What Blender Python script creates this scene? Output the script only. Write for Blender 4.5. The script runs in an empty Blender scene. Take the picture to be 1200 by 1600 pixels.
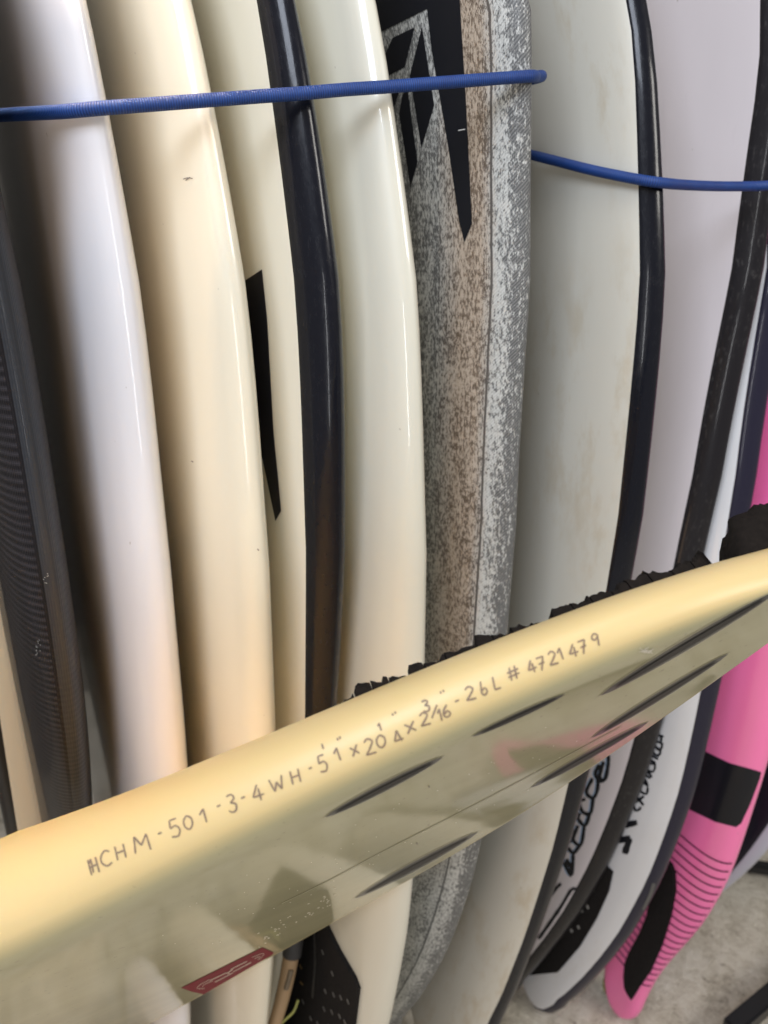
import bpy, bmesh, math, random
from mathutils import Vector, Matrix, noise
from mathutils.bvhtree import BVHTree
from mathutils.geometry import delaunay_2d_cdt
random.seed(7)
R = math.radians
sc = bpy.context.scene
C = sc.collection

# ------------------------------------------------------------------ camera
PITCH = 20.0; CAMZ = 1.30; FPX = 1200.0
cam_d = bpy.data.cameras.new('camera'); cam = bpy.data.objects.new('camera', cam_d); C.objects.link(cam)
cam_d.sensor_fit = 'VERTICAL'; cam_d.sensor_height = 36; cam_d.lens = 27.0
cam_d.clip_start = 0.02; cam_d.clip_end = 60
cam.location = (0, 0, CAMZ); cam.rotation_euler = (R(90 - PITCH), 0, 0)
cam_d.dof.use_dof = True; cam_d.dof.focus_distance = 0.50; cam_d.dof.aperture_fstop = 8.0
sc.camera = cam
CP = Vector((0, 0, CAMZ))
FW = Vector((0, math.cos(R(PITCH)), -math.sin(R(PITCH)))); UP = Vector((0, math.sin(R(PITCH)), math.cos(R(PITCH)))); RT = Vector((1, 0, 0))

# ------------------------------------------------------------------ world and lamps (indoors, open door to the left of the camera)
w = bpy.data.worlds.new('World'); sc.world = w; w.use_nodes = True
bg = w.node_tree.nodes['Background']; bg.inputs[0].default_value = (1.0, 0.93, 0.87, 1); bg.inputs[1].default_value = 0.27
def lamp(name, loc, target, sx, sy, watts, col):
    d = bpy.data.lights.new(name, 'AREA'); d.shape = 'RECTANGLE'; d.size = sx; d.size_y = sy; d.energy = watts; d.color = col
    o = bpy.data.objects.new(name, d); C.objects.link(o); o.location = loc
    o.rotation_euler = (Vector(target) - Vector(loc)).to_track_quat('-Z', 'Y').to_euler()
    return o
lamp('doorway_light', (-0.58, -0.95, 2.40), (0.1, 0.7, 1.2), 0.9, 0.9, 32, (0.80, 0.87, 1.0))
lamp('door_gap_light', (-0.05, -1.0, 1.0), (0.0, 0.7, 1.1), 0.035, 0.75, 2.6, (0.97, 0.98, 1.0))
lamp('overhead_fill', (0.0, 0.05, 2.75), (0.0, 0.6, 1.0), 1.2, 0.5, 10, (1.0, 0.92, 0.80))  # added overhead fill, strengthens the amber bounce onto the boards
sp_ = lamp('warm_fill_spot', (-0.28, 0.46, 2.6), (-0.18, 0.50, 0.85), 0.15, 0.15, 0.7, (1.0, 0.68, 0.40)); sp_.data.spread = R(16)  # added warm beam on the amber deck, for peach bounce low down
lamp('right_fill', (1.9, -0.5, 2.1), (0.6, 1.0, 0.0), 0.7, 0.7, 22, (1.0, 0.96, 0.90))  # added fill from the right, lifts the dim floor
lamp('warm_floor_light', (-0.70, -0.15, 0.30), (-0.2, 0.6, 0.75), 0.6, 0.4, 2.0, (1.0, 0.62, 0.34))
sc.view_settings.view_transform = 'Standard'; sc.view_settings.look = 'None'
sc.view_settings.exposure = 0.0; sc.view_settings.gamma = 1.0
sc.render.engine = 'CYCLES'

# ------------------------------------------------------------------ helpers
def ray(px, py): return FW + RT * ((px - 600) / FPX) + UP * ((800 - py) / FPX)
def proj(p):
    v = p - CP; z = v.dot(FW); return (600 + FPX * v.dot(RT) / z, 800 - FPX * v.dot(UP) / z, z)
def at(px, py, zc): return CP + ray(px, py) * zc
def plane_hit(px, py, P, n):
    r = ray(px, py); return CP + r * ((P - CP).dot(n) / r.dot(n))
def lerp_tab(tab, x):                       # tab sorted by first entry, linear extrapolation
    if x <= tab[0][0]: a, b = tab[0], tab[1]
    elif x >= tab[-1][0]: a, b = tab[-2], tab[-1]
    else:
        for i in range(len(tab) - 1):
            if tab[i][0] <= x <= tab[i + 1][0]: a, b = tab[i], tab[i + 1]; break
    return a[1] + (b[1] - a[1]) * (x - a[0]) / (b[0] - a[0])
def smooth_tab(pts, step=20):
    # Catmull-Rom through (x, y) points, resampled, x monotonic
    out = []
    n = len(pts)
    for i in range(n - 1):
        x0, y0 = pts[i]; x1, y1 = pts[i + 1]
        m0 = ((y1 - pts[i - 1][1]) / (x1 - pts[i - 1][0])) if i > 0 else (y1 - y0) / (x1 - x0)
        m1 = ((pts[i + 2][1] - y0) / (pts[i + 2][0] - x0)) if i < n - 2 else (y1 - y0) / (x1 - x0)
        k = max(1, int((x1 - x0) / step))
        for j in range(k):
            t = j / k; h = x1 - x0
            out.append((x0 + t * h, (2*t**3-3*t**2+1)*y0 + (t**3-2*t**2+t)*h*m0 + (-2*t**3+3*t**2)*y1 + (t**3-t**2)*h*m1))
    out.append(pts[-1]); return out
def obj(name, bm, mat, parent=None, smooth=True):
    me = bpy.data.meshes.new(name); bm.to_mesh(me); bm.free()
    if smooth:
        for p in me.polygons: p.use_smooth = True
    if mat: me.materials.append(mat)
    o = bpy.data.objects.new(name, me); C.objects.link(o)
    if parent is not None:
        o.parent = parent
        me.transform(Matrix.Translation(-parent_world(parent)))
    return o
def parent_world(p):
    v = Vector(p.location)
    while p.parent: p = p.parent; v += p.location
    return v
def thing(name, label, cat, loc, group=None):
    o = bpy.data.objects.new(name, None); C.objects.link(o); o.location = loc; o.empty_display_size = 0.05
    o['label'] = label; o['category'] = cat
    if group: o['group'] = group
    return o
def tag(o, label, cat, group=None):
    o['label'] = label; o['category'] = cat
    if group: o['group'] = group
    return o

# ------------------------------------------------------------------ materials
def mat(name, col, rough=0.4, coat=0.0, coat_rough=0.05, spec=0.5, sss=0.0, metallic=0.0):
    m = bpy.data.materials.new(name); m.use_nodes = True
    b = m.node_tree.nodes['Principled BSDF']
    b.inputs['Base Color'].default_value = (*col, 1); b.inputs['Roughness'].default_value = rough
    b.inputs['Coat Weight'].default_value = coat; b.inputs['Coat Roughness'].default_value = coat_rough
    b.inputs['Specular IOR Level'].default_value = spec; b.inputs['Metallic'].default_value = metallic
    if sss: b.inputs['Subsurface Weight'].default_value = sss; b.inputs['Subsurface Scale'].default_value = 0.01
    return m
class NT:
    def __init__(s, m): s.t = m.node_tree; s.b = s.t.nodes['Principled BSDF']
    def n(s, ty, **kw):
        nd = s.t.nodes.new(ty)
        for k, v in kw.items():
            if k in nd.inputs.keys(): nd.inputs[k].default_value = v
            else: setattr(nd, k, v)
        return nd
    def l(s, a, b): s.t.links.new(a, b)
    def math(s, op, a, b=None, c=None):
        nd = s.t.nodes.new('ShaderNodeMath'); nd.operation = op
        for i, v in enumerate((a, b, c)):
            if v is None: continue
            if isinstance(v, (int, float)): nd.inputs[i].default_value = v
            else: s.l(v, nd.inputs[i])
        return nd.outputs[0]
    def ramp(s, fac, stops):
        nd = s.t.nodes.new('ShaderNodeValToRGB'); e = nd.color_ramp.elements
        while len(e) < len(stops): e.new(0.5)
        for i, (p, c) in enumerate(stops): e[i].position = p; e[i].color = (*c, 1) if len(c) == 3 else c
        s.l(fac, nd.inputs[0]); return nd.outputs[0]
    def mix(s, fac, a, b, blend='MIX'):
        nd = s.t.nodes.new('ShaderNodeMix'); nd.data_type = 'RGBA'; nd.blend_type = blend
        for i, v in ((0, fac), (6, a), (7, b)):
            if isinstance(v, (int, float)): nd.inputs[i].default_value = v
            elif isinstance(v, tuple): nd.inputs[i].default_value = (*v, 1)
            else: s.l(v, nd.inputs[i])
        return nd.outputs[2]
    def noise(s, vec, scale, detail=3.0, rough=0.5):
        nd = s.t.nodes.new('ShaderNodeTexNoise'); nd.inputs['Scale'].default_value = scale; nd.inputs['Detail'].default_value = detail; nd.inputs['Roughness'].default_value = rough
        if vec is not None: s.l(vec, nd.inputs['Vector'])
        return nd.outputs[0]
    def bump(s, h, strength, dist=0.001, coat=False):
        nd = s.t.nodes.new('ShaderNodeBump'); nd.inputs['Strength'].default_value = strength; nd.inputs['Distance'].default_value = dist
        s.l(h, nd.inputs['Height']); s.l(nd.outputs[0], s.b.inputs['Normal'])
        if coat: s.l(nd.outputs[0], s.b.inputs['Coat Normal'])
    def scaled(s, vec, sx, sy, sz=1):
        nd = s.t.nodes.new('ShaderNodeMapping'); nd.inputs['Scale'].default_value = (sx, sy, sz); s.l(vec, nd.inputs[0]); return nd.outputs[0]
    def uv(s):
        return s.t.nodes.new('ShaderNodeTexCoord').outputs['UV']
    def objc(s):
        return s.t.nodes.new('ShaderNodeTexCoord').outputs['Object']

def glass_fibre(name, col, stain=(0.45, 0.36, 0.22), stains=0.0, rough=0.35, coat=0.7, coat_rough=0.12, seed=0.0, tint2=None):
    """resin over cloth: faint weave, cloudy tint, a few dings and dirt marks"""
    m = mat(name, col, rough, coat, coat_rough); t = NT(m); u = t.uv()
    mp = t.t.nodes.new('ShaderNodeMapping'); mp.inputs['Location'].default_value = (seed * 3.1, seed * 1.7, 0); t.l(u, mp.inputs[0]); u = mp.outputs[0]
    cloud = t.noise(t.scaled(u, 9, 2.2), 1.0, 4)
    base = t.mix(t.ramp(cloud, [(0.3, (0, 0, 0)), (0.7, (1, 1, 1))]), col, tint2 or tuple(c * 0.93 for c in col))
    weave = t.t.nodes.new('ShaderNodeTexWave'); weave.bands_direction = 'Y'; weave.inputs['Scale'].default_value = 420; weave.inputs['Distortion'].default_value = 1.0; t.l(u, weave.inputs[0])
    base = t.mix(t.math('MULTIPLY', weave.outputs[1], 0.05), base, tuple(c * 0.8 for c in col))
    if stains:
        a = t.noise(t.scaled(u, 26, 9), 1.0, 6, 0.7)
        b = t.noise(t.scaled(u, 6, 2.0), 1.0, 2)
        f = t.math('MULTIPLY', t.ramp(a, [(0.50, (0, 0, 0)), (0.78, (1, 1, 1))]), t.ramp(b, [(0.42, (0, 0, 0)), (0.60, (1, 1, 1))]))
        base = t.mix(t.math('MULTIPLY', f, stains), base, stain)
    sp = t.noise(t.scaled(u, 160, 120), 1.0, 1)
    base = t.mix(t.math('MULTIPLY', t.ramp(sp, [(0.80, (0, 0, 0)), (0.83, (1, 1, 1))]), 0.5), base, (0.25, 0.22, 0.19))
    t.l(base, t.b.inputs['Base Color'])
    wv = t.noise(t.scaled(u, 30, 4), 1.0, 3)
    fine = t.noise(t.scaled(u, 700, 700), 1.0, 1)
    t.bump(t.math('ADD', t.math('MULTIPLY', wv, 1.0), t.math('MULTIPLY', fine, 0.05)), 0.18, 0.003, coat=False)
    rr = t.noise(t.scaled(u, 60, 14), 1.0, 4)
    t.l(t.math('MULTIPLY_ADD', rr, 0.10, coat_rough - 0.06), t.b.inputs['Coat Roughness'])
    return m

def carbon_tape(name, col=(0.012, 0.013, 0.018), rough=0.32, dust=0.25):
    m = mat(name, col, rough, 0.30, 0.08, spec=0.2); t = NT(m); u = t.uv()
    d = t.noise(t.scaled(u, 300, 90), 1.0, 4, 0.7)
    big = t.noise(t.scaled(u, 20, 5), 1.0, 3)
    f = t.math('MULTIPLY', t.ramp(d, [(0.55, (0, 0, 0)), (0.8, (1, 1, 1))]), t.ramp(big, [(0.4, (0, 0, 0)), (0.7, (1, 1, 1))]))
    t.l(t.mix(t.math('MULTIPLY', f, dust), col, (0.30, 0.29, 0.28)), t.b.inputs['Base Color'])
    t.l(t.math('MULTIPLY_ADD', d, 0.25, rough - 0.10), t.b.inputs['Roughness'])
    t.bump(t.math('ADD', d, big), 0.12, 0.002)
    return m

M = {}
M['dark_face'] = glass_fibre('dark_face', (0.018, 0.014, 0.012), seed=1, coat=0.3)
M['cream_rail'] = glass_fibre('cream_rail', (0.80, 0.66, 0.46), seed=2)
M['white_lilac'] = glass_fibre('white_lilac', (0.77, 0.77, 0.81), seed=3, coat=0.9, coat_rough=0.065)
M['cream'] = glass_fibre('cream', (0.75, 0.725, 0.605), seed=4, coat=0.9, coat_rough=0.065, tint2=(0.75, 0.70, 0.565))
M['cream_pale'] = glass_fibre('cream_pale', (0.75, 0.73, 0.63), seed=5, coat=0.5)
M['ivory'] = glass_fibre('ivory', (0.72, 0.705, 0.605), seed=6, coat=0.9, coat_rough=0.065)
M['grey_white'] = glass_fibre('grey_white', (0.63, 0.615, 0.545), seed=7, stains=1.0, rough=0.5, coat=0.25, coat_rough=0.3)
M['lilac_white'] = glass_fibre('lilac_white', (0.70, 0.655, 0.69), seed=8, rough=0.5, coat=0.3, coat_rough=0.3)
M['cool_white'] = glass_fibre('cool_white', (0.76, 0.78, 0.82), seed=9, stains=0.2)
M['pale_lavender'] = glass_fibre('pale_lavender', (0.62, 0.64, 0.76), seed=10)
M['hot_pink'] = glass_fibre('hot_pink', (1.0, 0.23, 0.49), seed=11, coat=0.6, tint2=(0.98, 0.18, 0.50))
M['navy_face'] = carbon_tape('navy_face', (0.010, 0.011, 0.022))
M['black_tape'] = carbon_tape('black_tape')
M['gloss_black'] = carbon_tape('gloss_black', (0.006, 0.007, 0.012), 0.22, 0.06)
M['dusty_black'] = carbon_tape('dusty_black', (0.013, 0.012, 0.015), 0.30, 0.45)
M['navy_tape'] = carbon_tape('navy_tape', (0.018, 0.017, 0.035), 0.3, 0.1)
M['print_black'] = mat('print_black', (0.006, 0.007, 0.012), 0.35, 0.25, 0.1, spec=0.25)
M['print_red'] = mat('print_red', (0.19, 0.018, 0.030), 0.6, 0.0, spec=0.15)
M['print_pale'] = mat('print_pale', (0.55, 0.42, 0.36), 0.5)
M['pen'] = mat('pen', (0.24, 0.17, 0.11), 0.6)
M['print_blue'] = mat('print_blue', (0.40, 0.55, 0.80), 0.4)
M['stripe'] = mat('stripe', (0.07, 0.006, 0.03), 0.5)
M['scuff'] = mat('scuff', (0.6, 0.6, 0.6), 0.7)
M['scuff_dark'] = mat('scuff_dark', (0.22, 0.19, 0.17), 0.7)

def carbon_weave():
    m = mat('carbon_weave', (0.03, 0.03, 0.035), 0.40, 0.22, 0.08, spec=0.2); t = NT(m); u = t.uv()
    wy = t.t.nodes.new('ShaderNodeTexWave'); wy.bands_direction = 'Y'; wy.inputs['Scale'].default_value = 46; wy.inputs['Distortion'].default_value = 0.5; wy.inputs['Detail'].default_value = 1; wy.inputs['Detail Scale'].default_value = 3; t.l(u, wy.inputs[0])
    wx = t.t.nodes.new('ShaderNodeTexWave'); wx.bands_direction = 'X'; wx.inputs['Scale'].default_value = 160; wx.inputs['Distortion'].default_value = 0.4; t.l(u, wx.inputs[0])
    wf = t.t.nodes.new('ShaderNodeTexWave'); wf.bands_direction = 'Y'; wf.inputs['Scale'].default_value = 230; wf.inputs['Distortion'].default_value = 0.5; t.l(u, wf.inputs[0])
    v = t.t.nodes.new('ShaderNodeSeparateXYZ'); t.l(u, v.inputs[0])
    inside = t.math('GREATER_THAN', v.outputs[0], 0.010)
    rib = t.math('MULTIPLY', t.math('POWER', wy.outputs[1], 1.5), inside)
    f = t.math('ADD', t.math('MULTIPLY', rib, t.math('MULTIPLY_ADD', wf.outputs[1], 0.5, 0.6)), t.math('MULTIPLY', t.math('POWER', wx.outputs[1], 6.0), 0.25))
    n = t.noise(t.scaled(u, 40, 8), 1.0, 4)
    f = t.math('MULTIPLY', f, t.math('MULTIPLY_ADD', n, 1.2, 0.0))
    c = t.mix(f, (0.010, 0.009, 0.011), (0.055, 0.050, 0.058))
    edge = t.math('LESS_THAN', v.outputs[0], 0.007)
    c = t.mix(edge, c, (0.030, 0.033, 0.040))
    t.l(c, t.b.inputs['Base Color'])
    t.bump(t.math('ADD', wy.outputs[1], wx.outputs[1]), 0.25, 0.0006)
    return m
M['carbon_weave'] = carbon_weave()

def stone_cloth():
    """woven brushed-carbon cloth: white and charcoal flecks, a brown band in the middle"""
    m = mat('stone_cloth', (0.5, 0.5, 0.5), 0.6, 0.15, 0.3); t = NT(m); u = t.uv()
    v = t.t.nodes.new('ShaderNodeSeparateXYZ'); t.l(u, v.inputs[0]); ux = t.math('ADD', v.outputs[0], t.math('MULTIPLY_ADD', t.noise(t.scaled(u, 120, 25), 1.0, 4, 0.7), 0.010, -0.005))
    # flecks
    n1 = t.noise(t.scaled(u, 1000, 380), 1.0, 3, 0.75)
    n2 = t.noise(t.scaled(u, 430, 170), 1.0, 3, 0.65)
    n3 = t.noise(t.scaled(u, 90, 26), 1.0, 3)
    nm = t.math('ADD', t.math('ADD', t.math('MULTIPLY', n1, 0.36), t.math('MULTIPLY', n2, 0.50)), t.math('MULTIPLY', n3, 0.20))
    # band profile across (arc distance from the rail apex): 0 rail, .03 groove, .034..0.08 brown, beyond grey
    den = t.ramp(t.math('MULTIPLY', ux, 8.0), [(0.0, (1.0,)*3), (0.08, (0.90,)*3), (0.15, (0.60,)*3), (0.225, (0.42,)*3), (0.25, (0.50,)*3), (0.262, (0.60,)*3), (0.34, (0.62,)*3), (0.50, (0.60,)*3), (0.66, (0.62,)*3), (0.75, (0.70,)*3), (1.0, (0.72,)*3)])
    thr = t.math('SUBTRACT', nm, t.math('MULTIPLY_ADD', den, -0.20, 0.67))
    f = t.ramp(t.math('MULTIPLY_ADD', thr, 7.0, 0.5), [(0.18, (0, 0, 0)), (0.70, (1, 1, 1))])
    wx = t.t.nodes.new('ShaderNodeTexWave'); wx.bands_direction = 'X'; wx.inputs['Scale'].default_value = 190; wx.inputs['Distortion'].default_value = 0.8; t.l(u, wx.inputs[0])
    wd = t.t.nodes.new('ShaderNodeTexWave'); wd.bands_direction = 'DIAGONAL'; wd.inputs['Scale'].default_value = 210; wd.inputs['Distortion'].default_value = 0.8; t.l(u, wd.inputs[0])
    brown = t.math('MULTIPLY', t.ramp(t.math('MULTIPLY', ux, 8.0), [(0.20, (0, 0, 0)), (0.33, (1, 1, 1)), (0.50, (1, 1, 1)), (0.76, (0, 0, 0))]), t.ramp(v.outputs[1], [(0.55, (0, 0, 0)), (0.85, (1, 1, 1))]))
    fx = t.mix(brown, t.math('MULTIPLY', wd.outputs[1], 0.45), t.math('MULTIPLY', wx.outputs[1], 1.0))
    f = t.math('MINIMUM', t.math('ADD', t.math('MULTIPLY', f, 0.74), t.math('MULTIPLY', fx, 0.44)), 1.0)
    seam = t.math('LESS_THAN', t.math('ABSOLUTE', t.math('SUBTRACT', t.math('MULTIPLY_ADD', t.noise(t.scaled(u, 1, 60), 1.0, 2), 0.0016, v.outputs[0]), 0.0315)), 0.0011)
    f = t.math('MAXIMUM', f, t.math('MULTIPLY', seam, 0.92))
    light = t.mix(brown, (0.60, 0.61, 0.59), (0.60, 0.50, 0.40))
    dark = t.mix(brown, (0.035, 0.037, 0.042), (0.10, 0.066, 0.042))
    t.l(t.mix(f, light, dark), t.b.inputs['Base Color'])
    t.bump(t.math('ADD', wx.outputs[1], n1), 0.25, 0.0005)
    return m
M['stone_cloth'] = stone_cloth()

def amber_shell():
    """yellowed resin: satin rail and glossy olive-cream bottom, blended over the tuck by the 'bottom' attribute"""
    m = mat('amber_shell', (0.7, 0.5, 0.27), 0.45, 0.1, 0.3, sss=0.25); t = NT(m); u = t.objc()
    t.b.inputs['Subsurface Radius'].default_value = (1.0, 0.6, 0.25)
    at_ = t.t.nodes.new('ShaderNodeAttribute'); at_.attribute_name = 'bottom'; f = at_.outputs['Fac']
    n = t.noise(t.scaled(u, 14, 14, 14), 1.0, 4)
    rail = t.mix(n, (0.73, 0.57, 0.285), (0.69, 0.525, 0.25))
    mp = t.t.nodes.new('ShaderNodeMapping'); mp.inputs['Rotation'].default_value = (0, R(15), R(-15)); mp.inputs['Scale'].default_value = (4, 13, 13); t.l(u, mp.inputs[0])
    big = t.noise(mp.outputs[0], 1.0, 4)
    bot = t.mix(t.ramp(big, [(0.35, (0, 0, 0)), (0.65, (1, 1, 1))]), (0.50, 0.475, 0.275), (0.39, 0.375, 0.21))
    sp = t.noise(t.scaled(u, 260, 260, 260), 1.0, 1)
    bot = t.mix(t.ramp(sp, [(0.72, (0, 0, 0)), (0.76, (0.5, 0.5, 0.5))]), bot, (0.20, 0.18, 0.12))
    t.l(t.mix(f, rail, bot), t.b.inputs['Base Color'])
    t.l(t.math('MULTIPLY_ADD', f, 0.80, 0.12), t.b.inputs['Coat Weight'])
    t.l(t.math('ADD', t.math('MULTIPLY_ADD', f, -0.27, 0.30), t.math('MULTIPLY', n, 0.07)), t.b.inputs['Coat Roughness'])
    t.l(t.math('MULTIPLY_ADD', f, -0.25, 0.25), t.b.inputs['Subsurface Weight'])
    t.bump(t.noise(mp.outputs[0], 0.9, 1), 0.10, 0.004, coat=True)
    return m
M['amber_shell'] = amber_shell()
def foam(name='pad_foam', col=(0.012, 0.011, 0.011)):
    m = mat(name, col, 0.9, spec=0.12); t = NT(m); u = t.objc()
    n = t.noise(t.scaled(u, 300, 300, 300), 1.0, 3)
    t.l(t.mix(n, tuple(c * 0.6 for c in col), tuple(c * 2.0 for c in col)), t.b.inputs['Base Color'])
    t.bump(n, 0.5, 0.001); return m
M['pad_foam'] = foam(); M['amber_pad'] = foam('amber_pad', (0.010, 0.008, 0.007))
def cord_mat(name, col, dark, scale=190):
    m = mat(name, col, 0.55); t = NT(m); u = t.uv()
    wv = t.t.nodes.new('ShaderNodeTexWave'); wv.bands_direction = 'Y'; wv.inputs['Scale'].default_value = scale; wv.inputs['Distortion'].default_value = 0.3; t.l(u, wv.inputs[0])
    n = t.noise(t.scaled(u, 60, 60), 1.0, 3)
    t.l(t.mix(t.math('MULTIPLY', wv.outputs[1], n), dark, col), t.b.inputs['Base Color'])
    t.bump(wv.outputs[1], 0.45, 0.0006); return m
M['blue_cord'] = cord_mat('blue_cord', (0.008, 0.082, 0.36), (0.003, 0.024, 0.14))
M['yellow_cord'] = cord_mat('yellow_cord', (0.55, 0.55, 0.10), (0.10, 0.11, 0.04), 200)
M['tan'] = mat('tan', (0.30, 0.20, 0.11), 0.55)
M['cuff'] = mat('cuff', (0.03, 0.03, 0.032), 0.6)
M['tan_print'] = mat('tan_print', (0.13, 0.10, 0.065), 0.6)
M['steel_black'] = mat('steel_black', (0.012, 0.012, 0.014), 0.35)
M['fin_rim'] = mat('fin_rim', (0.055, 0.055, 0.05), 0.35, 0.25)
M['fin_highlight'] = mat('fin_highlight', (0.52, 0.49, 0.33), 0.3, 0.8)  # painted highlight for the fin box rims
M['fin_slot'] = mat('fin_slot', (0.006, 0.006, 0.007), 0.5)
M['stud'] = mat('stud', (0.12, 0.12, 0.12), 0.5); M['stud_tan'] = mat('stud_tan', (0.25, 0.17, 0.07), 0.5); M['stud_grey'] = mat('stud_grey', (0.30, 0.30, 0.29), 0.5)
M['dust'] = mat('dust', (0.75, 0.72, 0.62), 0.8)

def floor_mat():
    m = mat('worn_concrete', (0.4, 0.38, 0.33), 0.9); t = NT(m); u = t.objc()
    a = t.noise(u, 7.0, 8, 0.7); b = t.noise(u, 55.0, 6, 0.75); c = t.noise(t.scaled(u, 1, 3, 1), 160.0, 3, 0.6)
    s = t.math('ADD', t.math('MULTIPLY', a, 0.5), t.math('ADD', t.math('MULTIPLY', b, 0.35), t.math('MULTIPLY', c, 0.2)))
    col = t.ramp(s, [(0.38, (0.20, 0.17, 0.13)), (0.48, (0.56, 0.51, 0.41)), (0.55, (0.72, 0.67, 0.56)), (0.66, (0.85, 0.81, 0.71))])
    sp = t.noise(u, 38.0, 2); f = t.ramp(sp, [(0.70, (0, 0, 0)), (0.74, (1, 1, 1))])
    t.l(t.mix(t.math('MULTIPLY', f, 0.6), col, (0.13, 0.09, 0.06)), t.b.inputs['Base Color'])
    t.bump(s, 0.8, 0.02); return m
M['floor'] = floor_mat()
M['wall'] = mat('wall_paint', (0.30, 0.29, 0.27), 0.8)

# ------------------------------------------------------------------ the setting
bm = bmesh.new()
N = 150
vs = []
for j in range(N + 1):
    for i in range(N + 1):
        x = -1.8 + 4.2 * i / N; y = -1.6 + 4.0 * j / N
        z = 0.004 * noise.noise(Vector((x * 9, y * 9, 0))) + 0.002 * noise.noise(Vector((x * 40, y * 40, 3)))
        vs.append(bm.verts.new((x, y, z - 0.006)))
for j in range(N):
    for i in range(N):
        k = j * (N + 1) + i
        bm.faces.new((vs[k], vs[k + 1], vs[k + N + 2], vs[k + N + 1]))
fl = obj('floor', bm, M['floor']); fl['kind'] = 'structure'
def add_box(bm, c, s, rot=None):
    r = bmesh.ops.create_cube(bm, size=1.0)
    for v in r['verts']:
        v.co = Vector((v.co.x * s[0], v.co.y * s[1], v.co.z * s[2]))
        if rot: v.co = rot @ v.co
        v.co += Vector(c)
    return r['verts']
bm = bmesh.new(); add_box(bm, (0.3, 2.43, 1.3), (4.2, 0.06, 2.7)); wl = obj('wall_back', bm, M['wall'], smooth=False); wl['kind'] = 'structure'
bm = bmesh.new(); add_box(bm, (-1.15, 1.5, 1.3), (0.06, 1.78, 2.7)); wl = obj('side_light_block', bm, M['wall'], smooth=False); wl['kind'] = 'structure'  # unseen wall added to shield the board gaps from stray light

# fine straw and lint on the floor
bm = bmesh.new()
for k in range(420):
    x = random.uniform(-0.05, 0.9); y = random.uniform(0.65, 1.5); a = random.uniform(0, math.tau); L = random.uniform(0.008, 0.030); h = random.uniform(0.001, 0.004)
    bend = random.uniform(-0.9, 0.9); p = Vector((x, y, 0.0)); pts = []
    for i in range(5):
        pts.append(p.copy()); a += bend * 0.35; p = p + Vector((math.cos(a), math.sin(a), 0)) * L / 4
    wd = random.uniform(0.0003, 0.0008)
    for i in range(4):
        d = (pts[i + 1] - pts[i]).normalized(); s = Vector((-d.y, d.x, 0)) * wd; up = Vector((0, 0, h * (0.3 + 0.2 * i)))
        q = [bm.verts.new(v) for v in (pts[i] - s + up, pts[i + 1] - s + up, pts[i + 1] + s + up, pts[i] + s + up)]
        bm.faces.new(q)
lint = obj('lint', bm, mat('lint', (0.52, 0.48, 0.38), 0.8)); lint['kind'] = 'stuff'; tag(lint, 'pale lint and fibres scattered over the concrete floor', 'lint')

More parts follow.
